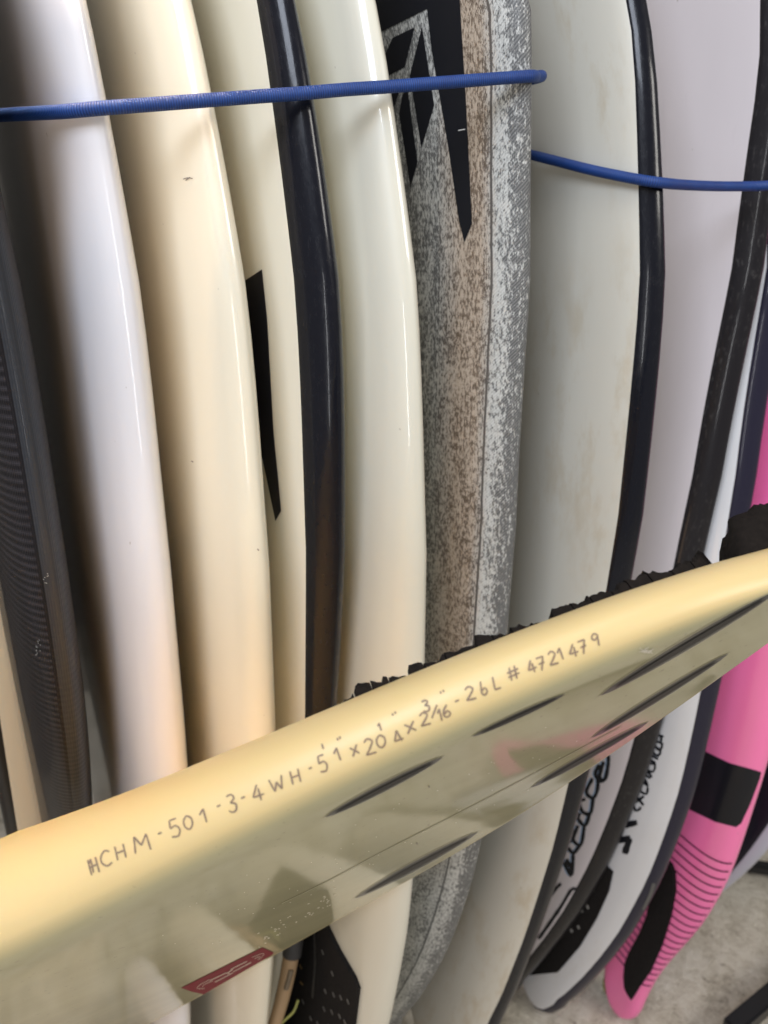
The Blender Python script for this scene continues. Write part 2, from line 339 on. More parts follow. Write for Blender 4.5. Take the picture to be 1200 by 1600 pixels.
# ------------------------------------------------------------------ surfboards
OUTLINE = [(0, .02), (.004, .16), (.012, .29), (.028, .42), (.05, .52), (.08, .60), (.12, .68), (.17, .76), (.24, .84), (.34, .925), (.46, .985), (.58, 1.0), (.70, .96), (.80, .86), (.88, .70), (.94, .50), (.98, .27), (1.0, .02)]
def rocker(z, L):
    t = max(0.0, (0.75 - z) / 0.75); u = max(0.0, (z - 1.15) / (L - 1.15))
    return 0.030 * t ** 2.4 + 0.07 * u ** 2
def thick(z, L):
    q = z / L
    return lerp_tab([(0, .30), (.03, .45), (.12, .68), (.3, .93), (.5, 1.0), (.7, .92), (.9, .55), (1, .25)], q)
class Board:
    """a board standing on its tail: mid plane through P, width along f (towards the viewer), deck side n (to the left)"""
    def __init__(s, P, a, W, T, sil, L=1.80, fat=6.0, zmax=1.6, deg=3, outline=None):
        s.P = Vector((P[0], P[1], 0)); s.a = R(a); s.W = W; s.T = T; s.L = L; s.fat = fat
        s.f = Vector((math.sin(s.a), -math.cos(s.a), 0)); s.n = Vector((-math.cos(s.a), -math.sin(s.a), 0))
        s.out = outline or OUTLINE
        s.zs = [L * q for q in (0, .002, .006, .012, .020, .030, .042, .056, .072, .09, .11)] + [L * (.13 + .82 * i / 40) for i in range(41)] + [L * q for q in (.965, .98, .99, .996, 1.0)]
        s.s = [W * lerp_tab(s.out, z / L) for z in s.zs]
        tab = smooth_tab([(y, x) for x, y in sil])
        y0, y1 = tab[0][0], tab[-1][0]
        base = list(s.s)
        ratio = {}
        for it in range(7):
            for i, z in enumerate(s.zs):
                best = None
                for (u, p, nn) in s.section_pts(i, 'vis'):
                    q = proj(p)
                    if best is None or q[0] > best[0]: best = q + (p,)
                if y0 <= best[1] <= y1 and z < zmax:
                    tx = lerp_tab(tab, best[1])
                    q2 = proj(best[3] + s.f * 0.01)
                    dpx = (q2[0] - best[0]) / 0.01
                    if abs(dpx) > 50: ratio[i] = max(0.3, min(1.9, (s.s[i] + (tx - best[0]) / dpx * 0.9) / base[i]))
            if not ratio: break
            ks = sorted(ratio)
            import numpy as np
            X = np.array([s.zs[k] for k in ks]); Y = np.array([ratio[k] for k in ks])
            c = np.polyfit(X, Y, min(deg, len(ks) - 1))
            s.info = (len(ks), float(abs(np.polyval(c, X) - Y).max()))
            for i, z in enumerate(s.zs):
                s.s[i] = base[i] * float(np.polyval(c, min(max(z, X[0]), X[-1])))
        s.build_bvh()
    def prof(s, i, N=22):
        """half section: list of (arc u from apex, inward distance d, normal offset h) on the deck side and on the bottom side"""
        w = max(s.s[i], 0.004); T = s.T * thick(s.zs[i], s.L)
        T = min(T, 1.3 * w)
        h0 = -0.08 * T; A = T * 0.56; B = T * 0.44
        deck = []; bot = []
        for k in range(N + 1):
            t = (k / N) ** 2
            deck.append((w * t, h0 + (A - h0) * math.sqrt(max(0, 1 - (1 - t) ** s.fat))))
            bot.append((w * t, h0 - (B + h0) * math.sqrt(max(0, 1 - (1 - t) ** (s.fat * 1.3)))))
        def arc(l):
            o = []; u = 0
            for j, q in enumerate(l):
                if j: u += math.hypot(q[0] - l[j-1][0], q[1] - l[j-1][1])
                o.append((u, q[0], q[1]))
            return o
        return w, arc(deck), arc(bot)
    def pos(s, i, x, h):
        z = s.zs[i]; return s.P + s.f * x + Vector((0, 0, z)) + s.n * (h + rocker(z, s.L))
    def section_pts(s, i, mode='vis'):
        w, dk, bt = s.prof(i); out = []
        for u, d, h in reversed(bt): out.append((-u, s.pos(i, w - d, h), h))
        for u, d, h in dk[1:]: out.append((u, s.pos(i, w - d, h), h))
        return out
    def full_ring(s, i):
        w, dk, bt = s.prof(i); r = []
        for u, d, h in dk: r.append((u, s.pos(i, w - d, h)))               # apex -> centre, deck
        n = len(dk)
        for k in range(n - 2, -1, -1): u, d, h = dk[k]; r.append((2 * dk[-1][0] - u, s.pos(i, -(w - d), h)))
        ub = r[-1][0]
        for k in range(1, n): u, d, h = bt[k]; r.append((-0.7 - u, s.pos(i, -(w - d), h)))
        for k in range(n - 2, 0, -1): u, d, h = bt[k]; r.append((-u, s.pos(i, w - d, h)))
        return r
    def mesh(s, name, m, parent):
        bm = bmesh.new(); uvl = bm.loops.layers.uv.new('UVMap')
        rings = []; us = []
        for i in range(len(s.zs)):
            fr = s.full_ring(i); rings.append([bm.verts.new(p) for u, p in fr]); us.append([u for u, p in fr])
        K = len(rings[0])
        for i in range(len(rings) - 1):
            for k in range(K):
                k2 = (k + 1) % K
                f = bm.faces.new((rings[i][k], rings[i + 1][k], rings[i + 1][k2], rings[i][k2]))
                uu = [us[i][k], us[i + 1][k], us[i + 1][k2], us[i][k2]]
                if k2 == 0: uu[2] = uu[3] = 0.0
                zz = [s.zs[i], s.zs[i + 1], s.zs[i + 1], s.zs[i]]
                for l, a, b in zip(f.loops, uu, zz): l[uvl].uv = (a, b)
        bm.faces.new(rings[0]); bm.faces.new(list(reversed(rings[-1])))
        bmesh.ops.recalc_face_normals(bm, faces=bm.faces)
        return obj(name, bm, m, parent)
    def build_bvh(s):
        vs = []; fs = []
        K = None
        for i in range(len(s.zs)):
            fr = s.full_ring(i); K = len(fr); vs += [p for u, p in fr]
        for i in range(len(s.zs) - 1):
            for k in range(K):
                k2 = (k + 1) % K; fs.append((i*K + k, (i+1)*K + k, (i+1)*K + k2, i*K + k2))
        s.bvh = BVHTree.FromPolygons(vs, fs)
    def hit(s, px, py, big=True):
        r = ray(px, py).normalized(); loc, nn, idx, d = s.bvh.ray_cast(CP, r, 5)
        if loc is None: return None
        if nn.dot(r) > 0: nn = -nn
        return loc, nn
    def tape_arc(s, i, tab):
        """arc distance on the deck side at which the section crosses the traced tape edge"""
        pts = [(u, proj(p)) for u, p, h in s.section_pts(i)]
        pts = [q for q in pts if q[0] >= -0.02]
        prev = None
        # walk from centre to apex: x grows until the edge
        for u, q in reversed(pts):
            dx = q[0] - lerp_tab(tab, q[1])
            if prev is not None and dx >= 0 > prev[1]:
                return u + (prev[0] - u) * dx / (dx - prev[1])
            prev = (u, dx)
        return None
    def tape(s, name, m, edge, parent, proud=0.0005):
        tab = smooth_tab([(y, x) for x, y in edge]); y0, y1 = tab[0][0], tab[-1][0]
        raw = []
        for i in range(len(s.zs)):
            apx = proj(s.section_pts(i)[len(s.section_pts(i)) // 2][1])
            a = s.tape_arc(i, tab) if y0 - 30 <= apx[1] <= y1 + 30 else None
            raw.append(a)
        known = [(s.zs[i], a) for i, a in enumerate(raw) if a is not None and 0.003 < a < 0.12]
        import numpy as np
        X = np.array([k[0] for k in known]); Y = np.array([k[1] for k in known])
        c = np.polyfit(X, Y, 3 if len(known) > 8 else 1)
        s.tinfo = (len(known), float(Y.min()), float(Y.max()))
        bm = bmesh.new(); uvl = bm.loops.layers.uv.new('UVMap'); rings = []; uss = []
        for i in range(1, len(s.zs) - 1):
            z = s.zs[i]; ua = float(np.polyval(c, min(max(z, X[0]), X[-1]))); ub = 0.030
            ua = max(ua, 0.007); w, dk, bt = s.prof(i)
            ua = min(ua, dk[-1][0] * 0.96); ub = min(ub, bt[-1][0] * 0.96)
            sec = s.section_pts(i); K = 26; row = []; ur = []
            for k in range(K + 1):
                u = -ub + (ua + ub) * k / K
                for j in range(len(sec) - 1):
                    if sec[j][0] <= u <= sec[j + 1][0]: break
                a, b = sec[j], sec[j + 1]; t = (u - a[0]) / max(1e-9, b[0] - a[0])
                p = a[1].lerp(b[1], t); tg = (b[1] - a[1]).normalized(); nn = tg.cross(Vector((0, 0, 1))).normalized()
                if nn.dot(p - (s.P + Vector((0, 0, p.z)) + s.n * rocker(z, s.L))) < 0: nn = -nn
                e = proud if 0 < k < K else -0.0003
                row.append(bm.verts.new(p + nn * e)); ur.append(u)
            rings.append(row); uss.append((z, ur))
        for i in range(len(rings) - 1):
            for k in range(K):
                f = bm.faces.new((rings[i][k], rings[i][k + 1], rings[i + 1][k + 1], rings[i + 1][k]))
                for l, (a, b) in zip(f.loops, ((k, i), (k + 1, i), (k + 1, i + 1), (k, i + 1))): l[uvl].uv = (uss[b][1][a], uss[b][0])
        bmesh.ops.recalc_face_normals(bm, faces=bm.faces)
        # normals outwards
        f0 = bm.faces[len(bm.faces) // 2 + 13] if hasattr(bm.faces, 'ensure_lookup_table') and not bm.faces.ensure_lookup_table() else None
        if f0 and f0.normal.dot(f0.calc_center_median() - s.P - Vector((0, 0, f0.calc_center_median().z))) < 0:
            bmesh.ops.reverse_faces(bm, faces=bm.faces)
        return obj(name, bm, m, parent)

# flat prints and pads laid on a surface
def decal(name, poly, host, m, parent, off=0.0005, step=7.0, thickness=0.0, bumps=0.0):
    poly = [Vector(p) for p in poly]
    bpts = []
    for i, p in enumerate(poly):
        q = poly[(i + 1) % len(poly)]; k = max(1, int((q - p).length / step))
        for j in range(k): bpts.append(p.lerp(q, j / k))
    xs = [p.x for p in poly]; ys = [p.y for p in poly]
    def inside(x, y):
        c = False; j = len(poly) - 1
        for i in range(len(poly)):
            a, b = poly[i], poly[j]
            if (a.y > y) != (b.y > y) and x < (b.x - a.x) * (y - a.y) / (b.y - a.y) + a.x: c = not c
            j = i
        return c
    pts = list(bpts); nb = len(bpts)
    y = min(ys) + step / 2
    while y < max(ys):
        x = min(xs) + step / 2
        while x < max(xs):
            if inside(x, y) and min((Vector((x, y)) - b).length for b in bpts) > step * 0.45: pts.append(Vector((x, y)))
            x += step
        y += step
    vco, ed, fc, ov, oe, of = delaunay_2d_cdt(pts, [(i, (i + 1) % nb) for i in range(nb)], [list(range(nb))], 1, 1e-4)
    bm = bmesh.new(); vmap = {}
    for i, c in enumerate(vco):
        h = host(c.x, c.y)
        if h is None: continue
        o = off + (bumps * noise.noise(Vector((c.x * 0.11, c.y * 0.11, 2))) if bumps else 0)
        vmap[i] = (bm.verts.new(h[0] + h[1] * (o + thickness)), h)
    for f in fc:
        if all(i in vmap for i in f):
            try: bm.faces.new([vmap[i][0] for i in f])
            except ValueError: pass
    if thickness:
        bm.edges.ensure_lookup_table()
        lookup = {v: h for v, h in vmap.values()}
        low = {}
        for e in [e for e in bm.edges if len(e.link_faces) == 1]:
            a, b = e.verts
            for v in (a, b):
                if v not in low: h = lookup[v]; low[v] = bm.verts.new(h[0] - h[1] * 0.0005)
            bm.faces.new((a, b, low[b], low[a]))
    bmesh.ops.recalc_face_normals(bm, faces=bm.faces)
    return obj(name, bm, m, parent, smooth=False if thickness else True)
def strokes(name, lines, width, host, m, parent, off=0.0006, step=4.0):
    bm = bmesh.new()
    for ln in lines:
        wd = width
        pts = [Vector(p) for p in ln]; dense = []
        if len(pts) > 2:                          # Catmull-Rom
            P = [2 * pts[0] - pts[1]] + pts + [2 * pts[-1] - pts[-2]]
            for i in range(1, len(P) - 2):
                k = max(2, int((P[i+1] - P[i]).length / step))
                for j in range(k):
                    t = j / k
                    dense.append(0.5 * ((2*P[i]) + (P[i+1]-P[i-1])*t + (2*P[i-1]-5*P[i]+4*P[i+1]-P[i+2])*t*t + (3*P[i]-P[i-1]-3*P[i+1]+P[i+2])*t**3))
            dense.append(pts[-1])
        else:
            k = max(2, int((pts[1] - pts[0]).length / step)); dense = [pts[0].lerp(pts[1], j / k) for j in range(k + 1)]
        row = []
        for i, p in enumerate(dense):
            d = (dense[min(i + 1, len(dense) - 1)] - dense[max(i - 1, 0)])
            if d.length < 1e-6: continue
            d.normalize(); s = Vector((-d.y, d.x)) * wd / 2 * (0.85 if i in (0, len(dense) - 1) else 1) * random.uniform(0.85, 1.12)
            a, b = host(*(p - s)), host(*(p + s))
            if a is None or b is None: row = []; continue
            cur = (bm.verts.new(a[0] + a[1] * off), bm.verts.new(b[0] + b[1] * off))
            if row: bm.faces.new((row[0], row[1], cur[1], cur[0]))
            row = cur
    bmesh.ops.recalc_face_normals(bm, faces=bm.faces)
    o = obj(name, bm, m, parent)
    if len(lines) > 1 and name in ('grit', 'scuff', 'ding', 'logo_ring'): o['kind'] = 'stuff'
    return o
def tube(name, pts, rad, m, parent=None, seg=14, closed_ends=True, sub=10, taper=None):
    pts = [Vector(p) for p in pts]; P = [2 * pts[0] - pts[1]] + pts + [2 * pts[-1] - pts[-2]]; path = []
    for i in range(1, len(P) - 2):
        for j in range(sub):
            t = j / sub
            path.append(0.5 * ((2*P[i]) + (P[i+1]-P[i-1])*t + (2*P[i-1]-5*P[i]+4*P[i+1]-P[i+2])*t*t + (3*P[i]-P[i-1]-3*P[i+1]+P[i+2])*t**3))
    path.append(pts[-1])
    bm = bmesh.new(); uvl = bm.loops.layers.uv.new('UVMap'); rings = []; ref = Vector((0, 0, 1)); dist = 0; ds = []
    for i, p in enumerate(path):
        d = (path[min(i+1, len(path)-1)] - path[max(i-1, 0)]).normalized()
        if i == 0 and abs(d.z) > 0.9: ref = Vector((1, 0, 0))
        a = (ref - d * ref.dot(d)).normalized(); b = d.cross(a); ref = a
        if i: dist += (p - path[i-1]).length
        ds.append(dist)
        r = rad * (taper(i / (len(path) - 1)) if taper else 1)
        rings.append([bm.verts.new(p + (a * math.cos(math.tau * k / seg) + b * math.sin(math.tau * k / seg)) * r) for k in range(seg)])
    for i in range(len(rings) - 1):
        for k in range(seg):
            k2 = (k + 1) % seg; f = bm.faces.new((rings[i][k], rings[i][k2], rings[i+1][k2], rings[i+1][k]))
            for l, (kk, ii) in zip(f.loops, ((k, i), (k + 1, i), (k + 1, i + 1), (k, i + 1))): l[uvl].uv = (kk / seg * math.tau * rad, ds[ii])
    bm.faces.new(list(reversed(rings[0]))); bm.faces.new(rings[-1])
    bmesh.ops.recalc_face_normals(bm, faces=bm.faces)
    return obj(name, bm, m, parent)

G = 'surfboards standing on their tails in the rack'
def anchor(px, py, zc, a, W):
    X = at(px, py, zc); f = Vector((math.sin(R(a)), -math.cos(R(a)), 0)); n = Vector((-math.cos(R(a)), -math.sin(R(a)), 0))
    p = X - f * W + n * 0.018
    return (p.x, p.y)
def floor_pt(px, py):
    r = ray(px, py); p = CP + r * (-CAMZ / r.z); return (p.x, p.y)
A0 = 30
spec = {
 'dark':  dict(P=anchor(-75, 400, .545, A0, .26), a=A0, W=.26, T=.056, sil=[(-160,200),(-75,500),(-30,760),(4,960),(25,1110),(49,1300)], zmax=1.2),
 'carbon': dict(P=anchor(22, 400, .56, A0, .26), a=A0, W=.26, T=.056, sil=[(-60,0),(-30,150),(0,300),(32,450),(58,600),(76,690),(100,825),(118,950),(131,1095),(143,1250),(152,1400),(156,1550)], zmax=1.45, deg=4),
 'white': dict(P=anchor(206, 400, .565, A0, .26), a=A0, W=.26, T=.060, sil=[(133,0),(160,150),(190,300),(222,500),(247,680),(267,850),(281,1000),(290,1130),(294,1200),(301,1400),(301,1570)]),
 'cream': dict(P=anchor(371, 400, .58, A0, .26), a=A0, W=.26, T=.060, sil=[(302,0),(330,150),(352,280),(378,450),(395,580),(410,700),(422,850),(430,1000),(432,1140),(431,1300),(427,1495),(420,1600)]),
 'black_rail': dict(P=anchor(520, 400, .59, A0, .26), a=A0, W=.26, T=.060, sil=[(463,0),(485,130),(505,280),(522,420),(533,550),(540,700),(541,850),(535,1000),(527,1100),(508,1250),(474,1480),(440,1600)]),
 'ivory': dict(P=anchor(642, 400, .605, A0, .26), a=A0, W=.26, T=.060, sil=[(593,0),(601,42),(611,147),(626,236),(640,394),(653,560),(661,700),(667,850),(668,1000),(664,1180),(643,1380),(626,1500),(604,1600)]),
 'stone': dict(P=anchor(829, 400, .64, A0, .26), a=A0, W=.26, T=.060, sil=[(825,0),(828,110),(830,240),(829,400),(823,600),(816,700),(808,830),(797,960),(775,1150),(744,1317),(728,1404),(711,1467),(670,1542),(616,1590)]),
 'grey': dict(P=(.11, .91), a=A0, W=.26, T=.060, sil=[(1015,0),(1030,150),(1036,280),(1033,420),(1025,600),(1010,750),(993,870),(962,1050),(920,1210),(880,1340),(855,1420),(815,1520),(782,1600)]),
 'lilac': dict(P=floor_pt(800, 1535), a=A0, W=.27, T=.058, sil=[(1243,-60),(1225,150),(1204,345),(1185,480),(1160,600),(1125,750),(1100,870),(1065,1010),(1025,1150),(1004,1230),(969,1304),(934,1381),(895,1444),(839,1514),(815,1530)]),
 'navy_rail': dict(P=floor_pt(858, 1556), a=A0, W=.24, T=.058, sil=[(1222,400),(1212,560),(1200,682),(1180,795),(1140,980),(1102,1150),(1081,1241),(1056,1304),(1030,1395),(1006,1446),(961,1503),(917,1541),(874,1557)]),
 'pink': dict(P=floor_pt(986, 1572), deg=5, a=24, W=.20, T=.056, sil=[(1230,1060),(1200,1188),(1179,1265),(1158,1318),(1137,1377),(1109,1426),(1077,1475),(1053,1492),(1025,1538),(999,1572)], zmax=.9),
 'far': dict(P=floor_pt(1075, 1400), a=A0, W=.22, T=.056, sil=[(1290,1150),(1250,1255),(1200,1332),(1158,1368),(1110,1405)], zmax=.9, deg=2),
}
BD = {}
for k, d in spec.items():
    BD[k] = Board(**d)
prev = None
for k in spec:
    b = BD[k]
    print('BOARD', k, 'P', [round(v, 3) for v in b.P], 'smax %.3f' % max(b.s), 'fit', b.info, 'gap', None if prev is None else round((b.P - prev.P).dot(-b.n), 3))
    prev = b

def board_thing(key, label, body_mat):
    b = BD[key]; t = thing('surfboard', label, 'surfboard', tuple(b.P), G); b.body = b.mesh('body', M[body_mat], t); b.t = t
    return b, t
b, t = board_thing('dark', 'black surfboard with a thin cream rail, far left edge behind the carbon board', 'dark_face')
b.tape('rail', M['cream_rail'], [(-190,200),(-105,500),(-60,760),(-25,960),(0,1130),(27,1300)], t)
b, t = board_thing('carbon', 'dark grey woven carbon surfboard with horizontal ribs, left of the lilac white one', 'carbon_weave')
for px, py, k in ((60, 1010, 14), (72, 898, 8)):
    q = []
    for i in range(k): x = px + random.uniform(-4, 4); y = py + random.uniform(-12, 12); q.append([(x, y), (x + 1.2, y + 1.6)])
    strokes('scuff', q, 1.0, b.hit, M['stud_grey'], t)
b, t = board_thing('white', 'plain glossy lilac white surfboard, rail outwards, right of the ribbed carbon board', 'white_lilac')
b, t = board_thing('cream', 'plain glossy warm cream surfboard with a tiny scuff below the blue cord', 'cream')
strokes('scuff', [[(402, 857), (404, 860)], [(236, 640), (237, 642)], [(300, 720), (303, 722)]], 1.8, b.hit, M['scuff_dark'], t)
strokes('scuff', [[(287, 280), (294, 278), (302, 279)], [(291, 282), (298, 277)]], 1.6, b.hit, M['scuff_dark'], t)
b, t = board_thing('black_rail', 'pale cream surfboard with a glossy black rail and a black pointed print', 'cream_pale')
b.tape('rail', M['gloss_black'], [(403,0),(425,160),(445,350),(460,520),(470,650),(476,800),(478,950),(477,1120),(466,1300),(447,1480)], t)
decal('logo', [(410,421),(350,460),(362,560),(385,650),(411,718),(431,814),(440,798),(428,675),(418,500)], b.hit, M['print_black'], t)
b, t = board_thing('ivory', 'plain glossy ivory surfboard with a black traction pad low on its deck', 'ivory')
pad = decal('traction_pad', [(470,1380),(490,1400),(512,1440),(533,1483),(558,1526),(564,1543),(557,1600),(545,1680),(400,1680),(430,1480)], b.hit, M['pad_foam'], t, thickness=0.005, step=9)
q = []
for (x, y) in ((511,1484),(526,1517),(515,1545),(528,1550),(539,1554),(550,1560),(513,1573),(525,1577),(537,1583),(492,1588),(480,1562),(545,1592),(503,1596),(520,1600)): q.append([(x - 1.5, y - 4), (x + 1.5, y + 4)])
for q_ in q: strokes('pad_stud', [q_], 2.2, b.hit, M['stud'], t, off=0.0062)
strokes('pad_seam', [[(498,1450),(499,1500),(497,1530),(495,1556)]], 3.0, b.hit, mat('pad_seam', (0.05, 0.048, 0.045), 0.5), t, off=0.0062)
for q_ in ([(475,1504),(478,1511)],[(475,1530),(480,1536)]): strokes('pad_stud', [q_], 2.5, b.hit, M['stud_tan'], t, off=0.0062)
b, t = board_thing('stone', 'speckled grey and brown cloth surfboard with a large black angular logo', 'stone_cloth')
logo = [
 [(560,-90),(700,-90),(719,0),(722,52),(728,147),(738,349),(726,379),(717,341),(702,236),(686,142),(675,79),(668,14),(600,48),(560,66)],
 [(614,59),(648,43),(633,105),(600,122),(585,128),(598,95)],
 [(660,41),(679,164),(659,232),(641,118)],
 [(637,134),(653,253),(642,293),(624,178),(629,150)],
 [(600,148),(627,136),(617,165),(604,185)]]
for i, pl in enumerate(logo): decal('logo', pl, b.hit, M['print_black'], t)
strokes('scuff', [[(717,204),(722,203),(728,202)]], 1.6, b.hit, M['scuff'], t, off=0.0009)
b, t = board_thing('grey', 'grey white stained surfboard with a black rail, right of the speckled cloth board', 'grey_white')
b.tape('rail', M['gloss_black'], [(982,0),(995,150),(998,300),(995,420),(985,560),(972,700),(960,830),(948,925),(925,1060),(890,1220),(870,1300),(840,1400),(800,1500),(765,1600)], t)
b, t = board_thing('lilac', 'lilac white surfboard with a dusty black rail and black brush script low down', 'lilac_white')
b.tape('rail', M['dusty_black'], [(1186,-60),(1178,150),(1165,290),(1145,400),(1120,520),(1100,620),(1075,760),(1062,830),(1050,900),(1020,1030),(985,1165),(965,1245),(934,1321),(902,1384),(864,1440),(825,1496)], t)
def c1(l): return [[(820 + x / 4.615, 1140 + y / 4.615) for x, y in p] for p in l]
def c2(l): return [[(820 + x / 4.615, 1340 + y / 4.615) for x, y in p] for p in l]
scr = c1([[(600,180),(605,215),(595,300),(575,360),(540,340),(570,230)], [(575,358),(545,372),(510,320),(540,250)], [(530,345),(525,430),(495,492),(445,450),(490,350)], [(495,490),(475,600),(420,595),(395,520),(440,500)],
          [(472,600),(435,690),(385,640),(400,600)], [(432,690),(405,828),(350,790),(385,690)], [(402,828),(350,888),(305,830),(340,800)], [(350,888),(345,1000),(330,1050),(285,950)]]) + c2([[(300,10),(345,85),(320,90),(285,45)]])
strokes('script_shade', [[(x - 3.5, y) for x, y in p] for p in scr], 3.0, b.hit, M['print_blue'], t, off=0.0004)
strokes('script', scr, 6.0, b.hit, M['print_black'], t, off=0.0007)
strokes('script_line', c2([[(370,225),(335,232),(250,370),(100,585)], [(262,185),(215,235),(150,330)]]), 5.5, b.hit, M['print_black'], t, off=0.0007)
b, t = board_thing('navy_rail', 'cool white surfboard with a navy black rail, small lettering and black tail pad', 'cool_white')
b.tape('rail', M['navy_tape'], [(1186,400),(1178,520),(1171,600),(1155,730),(1141,825),(1108,1000),(1072,1150),(1056,1227),(1032,1307),(1011,1374),(983,1440),(937,1500),(907,1533),(885,1548)], t)
strokes('lettering', c1([
  [(785,540),(800,582),(832,572),(832,555)],
  [(805,480),(858,545)], [(862,478),(800,525)],
  [(838,390),(838,445),(880,462),(888,415)],
  [(850,372),(892,408)], [(862,345),(885,395)],
  [(865,318),(905,352)], [(878,292),(905,322),(915,345)],
  [(890,245),(940,250),(928,302),(880,288),(890,245)],
  [(905,180),(962,212)], [(900,215),(945,240)],
  [(940,122),(980,150),(962,188),(925,160),(940,122)],
  [(950,85),(992,100),(976,150),(945,120)],
  [(962,38),(1002,50)], [(985,42),(985,85)]]), 4.0, b.hit, M['print_black'], t)
strokes('lettering', c1([[(716,690),(812,668)], [(668,800),(764,780)], [(758,782),(722,894)]]), 10, b.hit, M['print_black'], t, off=0.0008)
decal('traction_pad', c2([[(590,50),(640,100),(610,240),(520,440),(400,640),(245,820),(60,840),(-60,850),(-20,640),(300,300),(480,90)]])[0], b.hit, M['pad_foam'], t, thickness=0.004)
for q_ in c2([[(465,330),(475,360)], [(425,362),(432,385)], [(400,480),(408,505)], [(350,505),(358,530)], [(505,215),(512,235)]]): strokes('pad_stud', [q_], 3.5, b.hit, M['stud_grey'], t, off=0.0052)
strokes('rail_patch', c2([[(930,180),(900,270),(850,370)]]), 5.0, b.hit, mat('patch', (0.10, 0.10, 0.10), 0.5), t, off=0.0012)
b, t = board_thing('pink', 'hot pink surfboard with black band, thin dark stripes and a leaf shaped black pad', 'hot_pink')
# stripes run straight across the deck at a constant height
def z_at(px, py): h = b.hit(px, py); return h[0].z
ztop = z_at(1109, 1339); zbot = z_at(1000, 1535)
def on_board(bd, x, z, side=1):
    h = BVHTree.ray_cast(bd.bvh, bd.P + bd.f * x + Vector((0, 0, z)) + bd.n * 0.3, -bd.n, 1)
    return h[0], h[1]
ns = 21
for i in range(ns):
    z = ztop + (zbot - ztop) * (i / (ns - 1)) ** 1.0
    bm = bmesh.new(); half = lerp_tab(list(zip(b.zs, b.s)), z); prevp = None
    K = 64
    hw = 0.0014
    for k in range(K + 1):
        v_ = 1 - 2 * k / K; x = (half - 0.0006) * (1 - (1 - abs(v_)) ** 2) * (1 if v_ > 0 else -1)
        q = []
        for dz in (-hw, hw):
            h = b.bvh.ray_cast(b.P + b.f * x + Vector((0, 0, z + dz)) + b.n * 0.3, -b.n, 1)
            if h[0] is None: q = None; break
            nn = h[1] if h[1].dot(b.n) > 0 else -h[1]
            q.append(bm.verts.new(h[0] + nn * 0.0008))
        if q and prevp: bm.faces.new((prevp[0], prevp[1], q[1], q[0]))
        prevp = q
    bmesh.ops.recalc_face_normals(bm, faces=bm.faces)
    obj('stripe', bm, M['stripe'], t)
decal('black_band', [(1040,1170),(1060,1160),(1098,1172),(1140,1192),(1180,1203),(1189,1206),(1187,1216),(1172,1256),(1158,1286),(1150,1292),(1118,1284),(1074,1263),(1060,1255),(1030,1250)], b.hit, M['print_black'], t, off=0.0006)
def c8(l): return [(780 + x / 2.857, 1150 + y / 2.857) for x, y in l]
decal('traction_pad', c8([(750,545),(776,570),(790,610),(792,690),(772,800),(732,930),(684,1035),(637,1105),(597,1172),(580,1148),(568,1120),(564,1070),(570,1010),(590,960),(634,880),(668,800),(680,740),(708,640)]), b.hit, M['pad_foam'], t, thickness=0.005, step=6)
b, t = board_thing('far', 'pale lavender surfboard with a navy deck, standing beyond the pink board', 'navy_face')
b.tape('rail', M['pale_lavender'], [(1265,1145),(1225,1235),(1200,1290),(1158,1346),(1110,1395)], t)
for k in ('dark','black_rail','grey','lilac','navy_rail','far'): print('TAPE', k, BD[k].tinfo)

# ------------------------------------------------------------------ blue elastic cords
def front_depth(px, py):
    best = 9
    for kk, bd in BD.items():
        if kk in ('dark', 'carbon'): continue
        h = bd.hit(px, py)
        if h: best = min(best, proj(h[0])[2])
    return best if best < 5 else 0.555
def cordz(px, py, r):
    return min(front_depth(px + dx, py + dy) for dx in (-14, 0, 14) for dy in (-6, 0, 6)) - r * 1.1
path = []
rad = 0.0043
keys = [(-60,187),(0,180),(90,175),(160,169),(240,163),(320,157),(400,151),(470,146),(540,140),(600,136),(680,130),(760,124),(815,120)]
zs = [cordz(x, y, rad) for x, y in keys]
# an elastic under tension bridges the gaps: lower hull of depth
for i, (x, y) in enumerate(keys):
    z = zs[i]
    for a in range(i):
        for c in range(i + 1, len(keys)):
            t_ = (keys[i][0] - keys[a][0]) / (keys[c][0] - keys[a][0]); z = min(z, zs[a] + (zs[c] - zs[a]) * t_)
    path.append(at(x, y, z))
st = BD['stone']; bk = -st.f
e = path[-1]; z_end = proj(e)[2]
path.append(at(832, 119, z_end + 0.006)); path.append(at(836, 120, z_end + 0.020)); path.append(at(836, 122, z_end + 0.045) ); path.append(path[-1] + bk * 0.10)
c1_ = thing('bungee_cord', 'blue elastic cord stretched across the six left boards', 'bungee cord', tuple(path[2]), 'blue elastic cords holding the boards')
tube('cord', path, rad, M['blue_cord'], c1_, seg=18, sub=12)
keys2 = [(834,243),(870,252),(930,267),(1000,281),(1036,286),(1070,289),(1120,291),(1170,291),(1200,290),(1260,286)]
r2 = 0.0043
z2 = [min([9] + [proj(h_[0])[2] for dx in (-10, 0, 10) for k_ in ('grey', 'lilac', 'navy_rail') for h_ in [BD[k_].hit(x + dx, y)] if h_]) - r2 * 1.1 for x, y in keys2]
p2 = [at(812, 239, min(z2[0], 0.70) + 0.03)]
for i, (x, y) in enumerate(keys2):
    z = min(z2[i], 0.70)
    for a in range(i):
        for c in range(i + 1, len(keys2)):
            t_ = (keys2[i][0] - keys2[a][0]) / (keys2[c][0] - keys2[a][0]); z = min(z, min(z2[a], .70) + (z2[c] - min(z2[a], .70)) * t_)
    p2.append(at(x, y, z))
c2_ = thing('bungee_cord', 'blue elastic cord sagging across the two black railed boards on the right', 'bungee cord', tuple(p2[3]), 'blue elastic cords holding the boards')
tube('cord', p2, r2, M['blue_cord'], c2_, seg=16, sub=12)

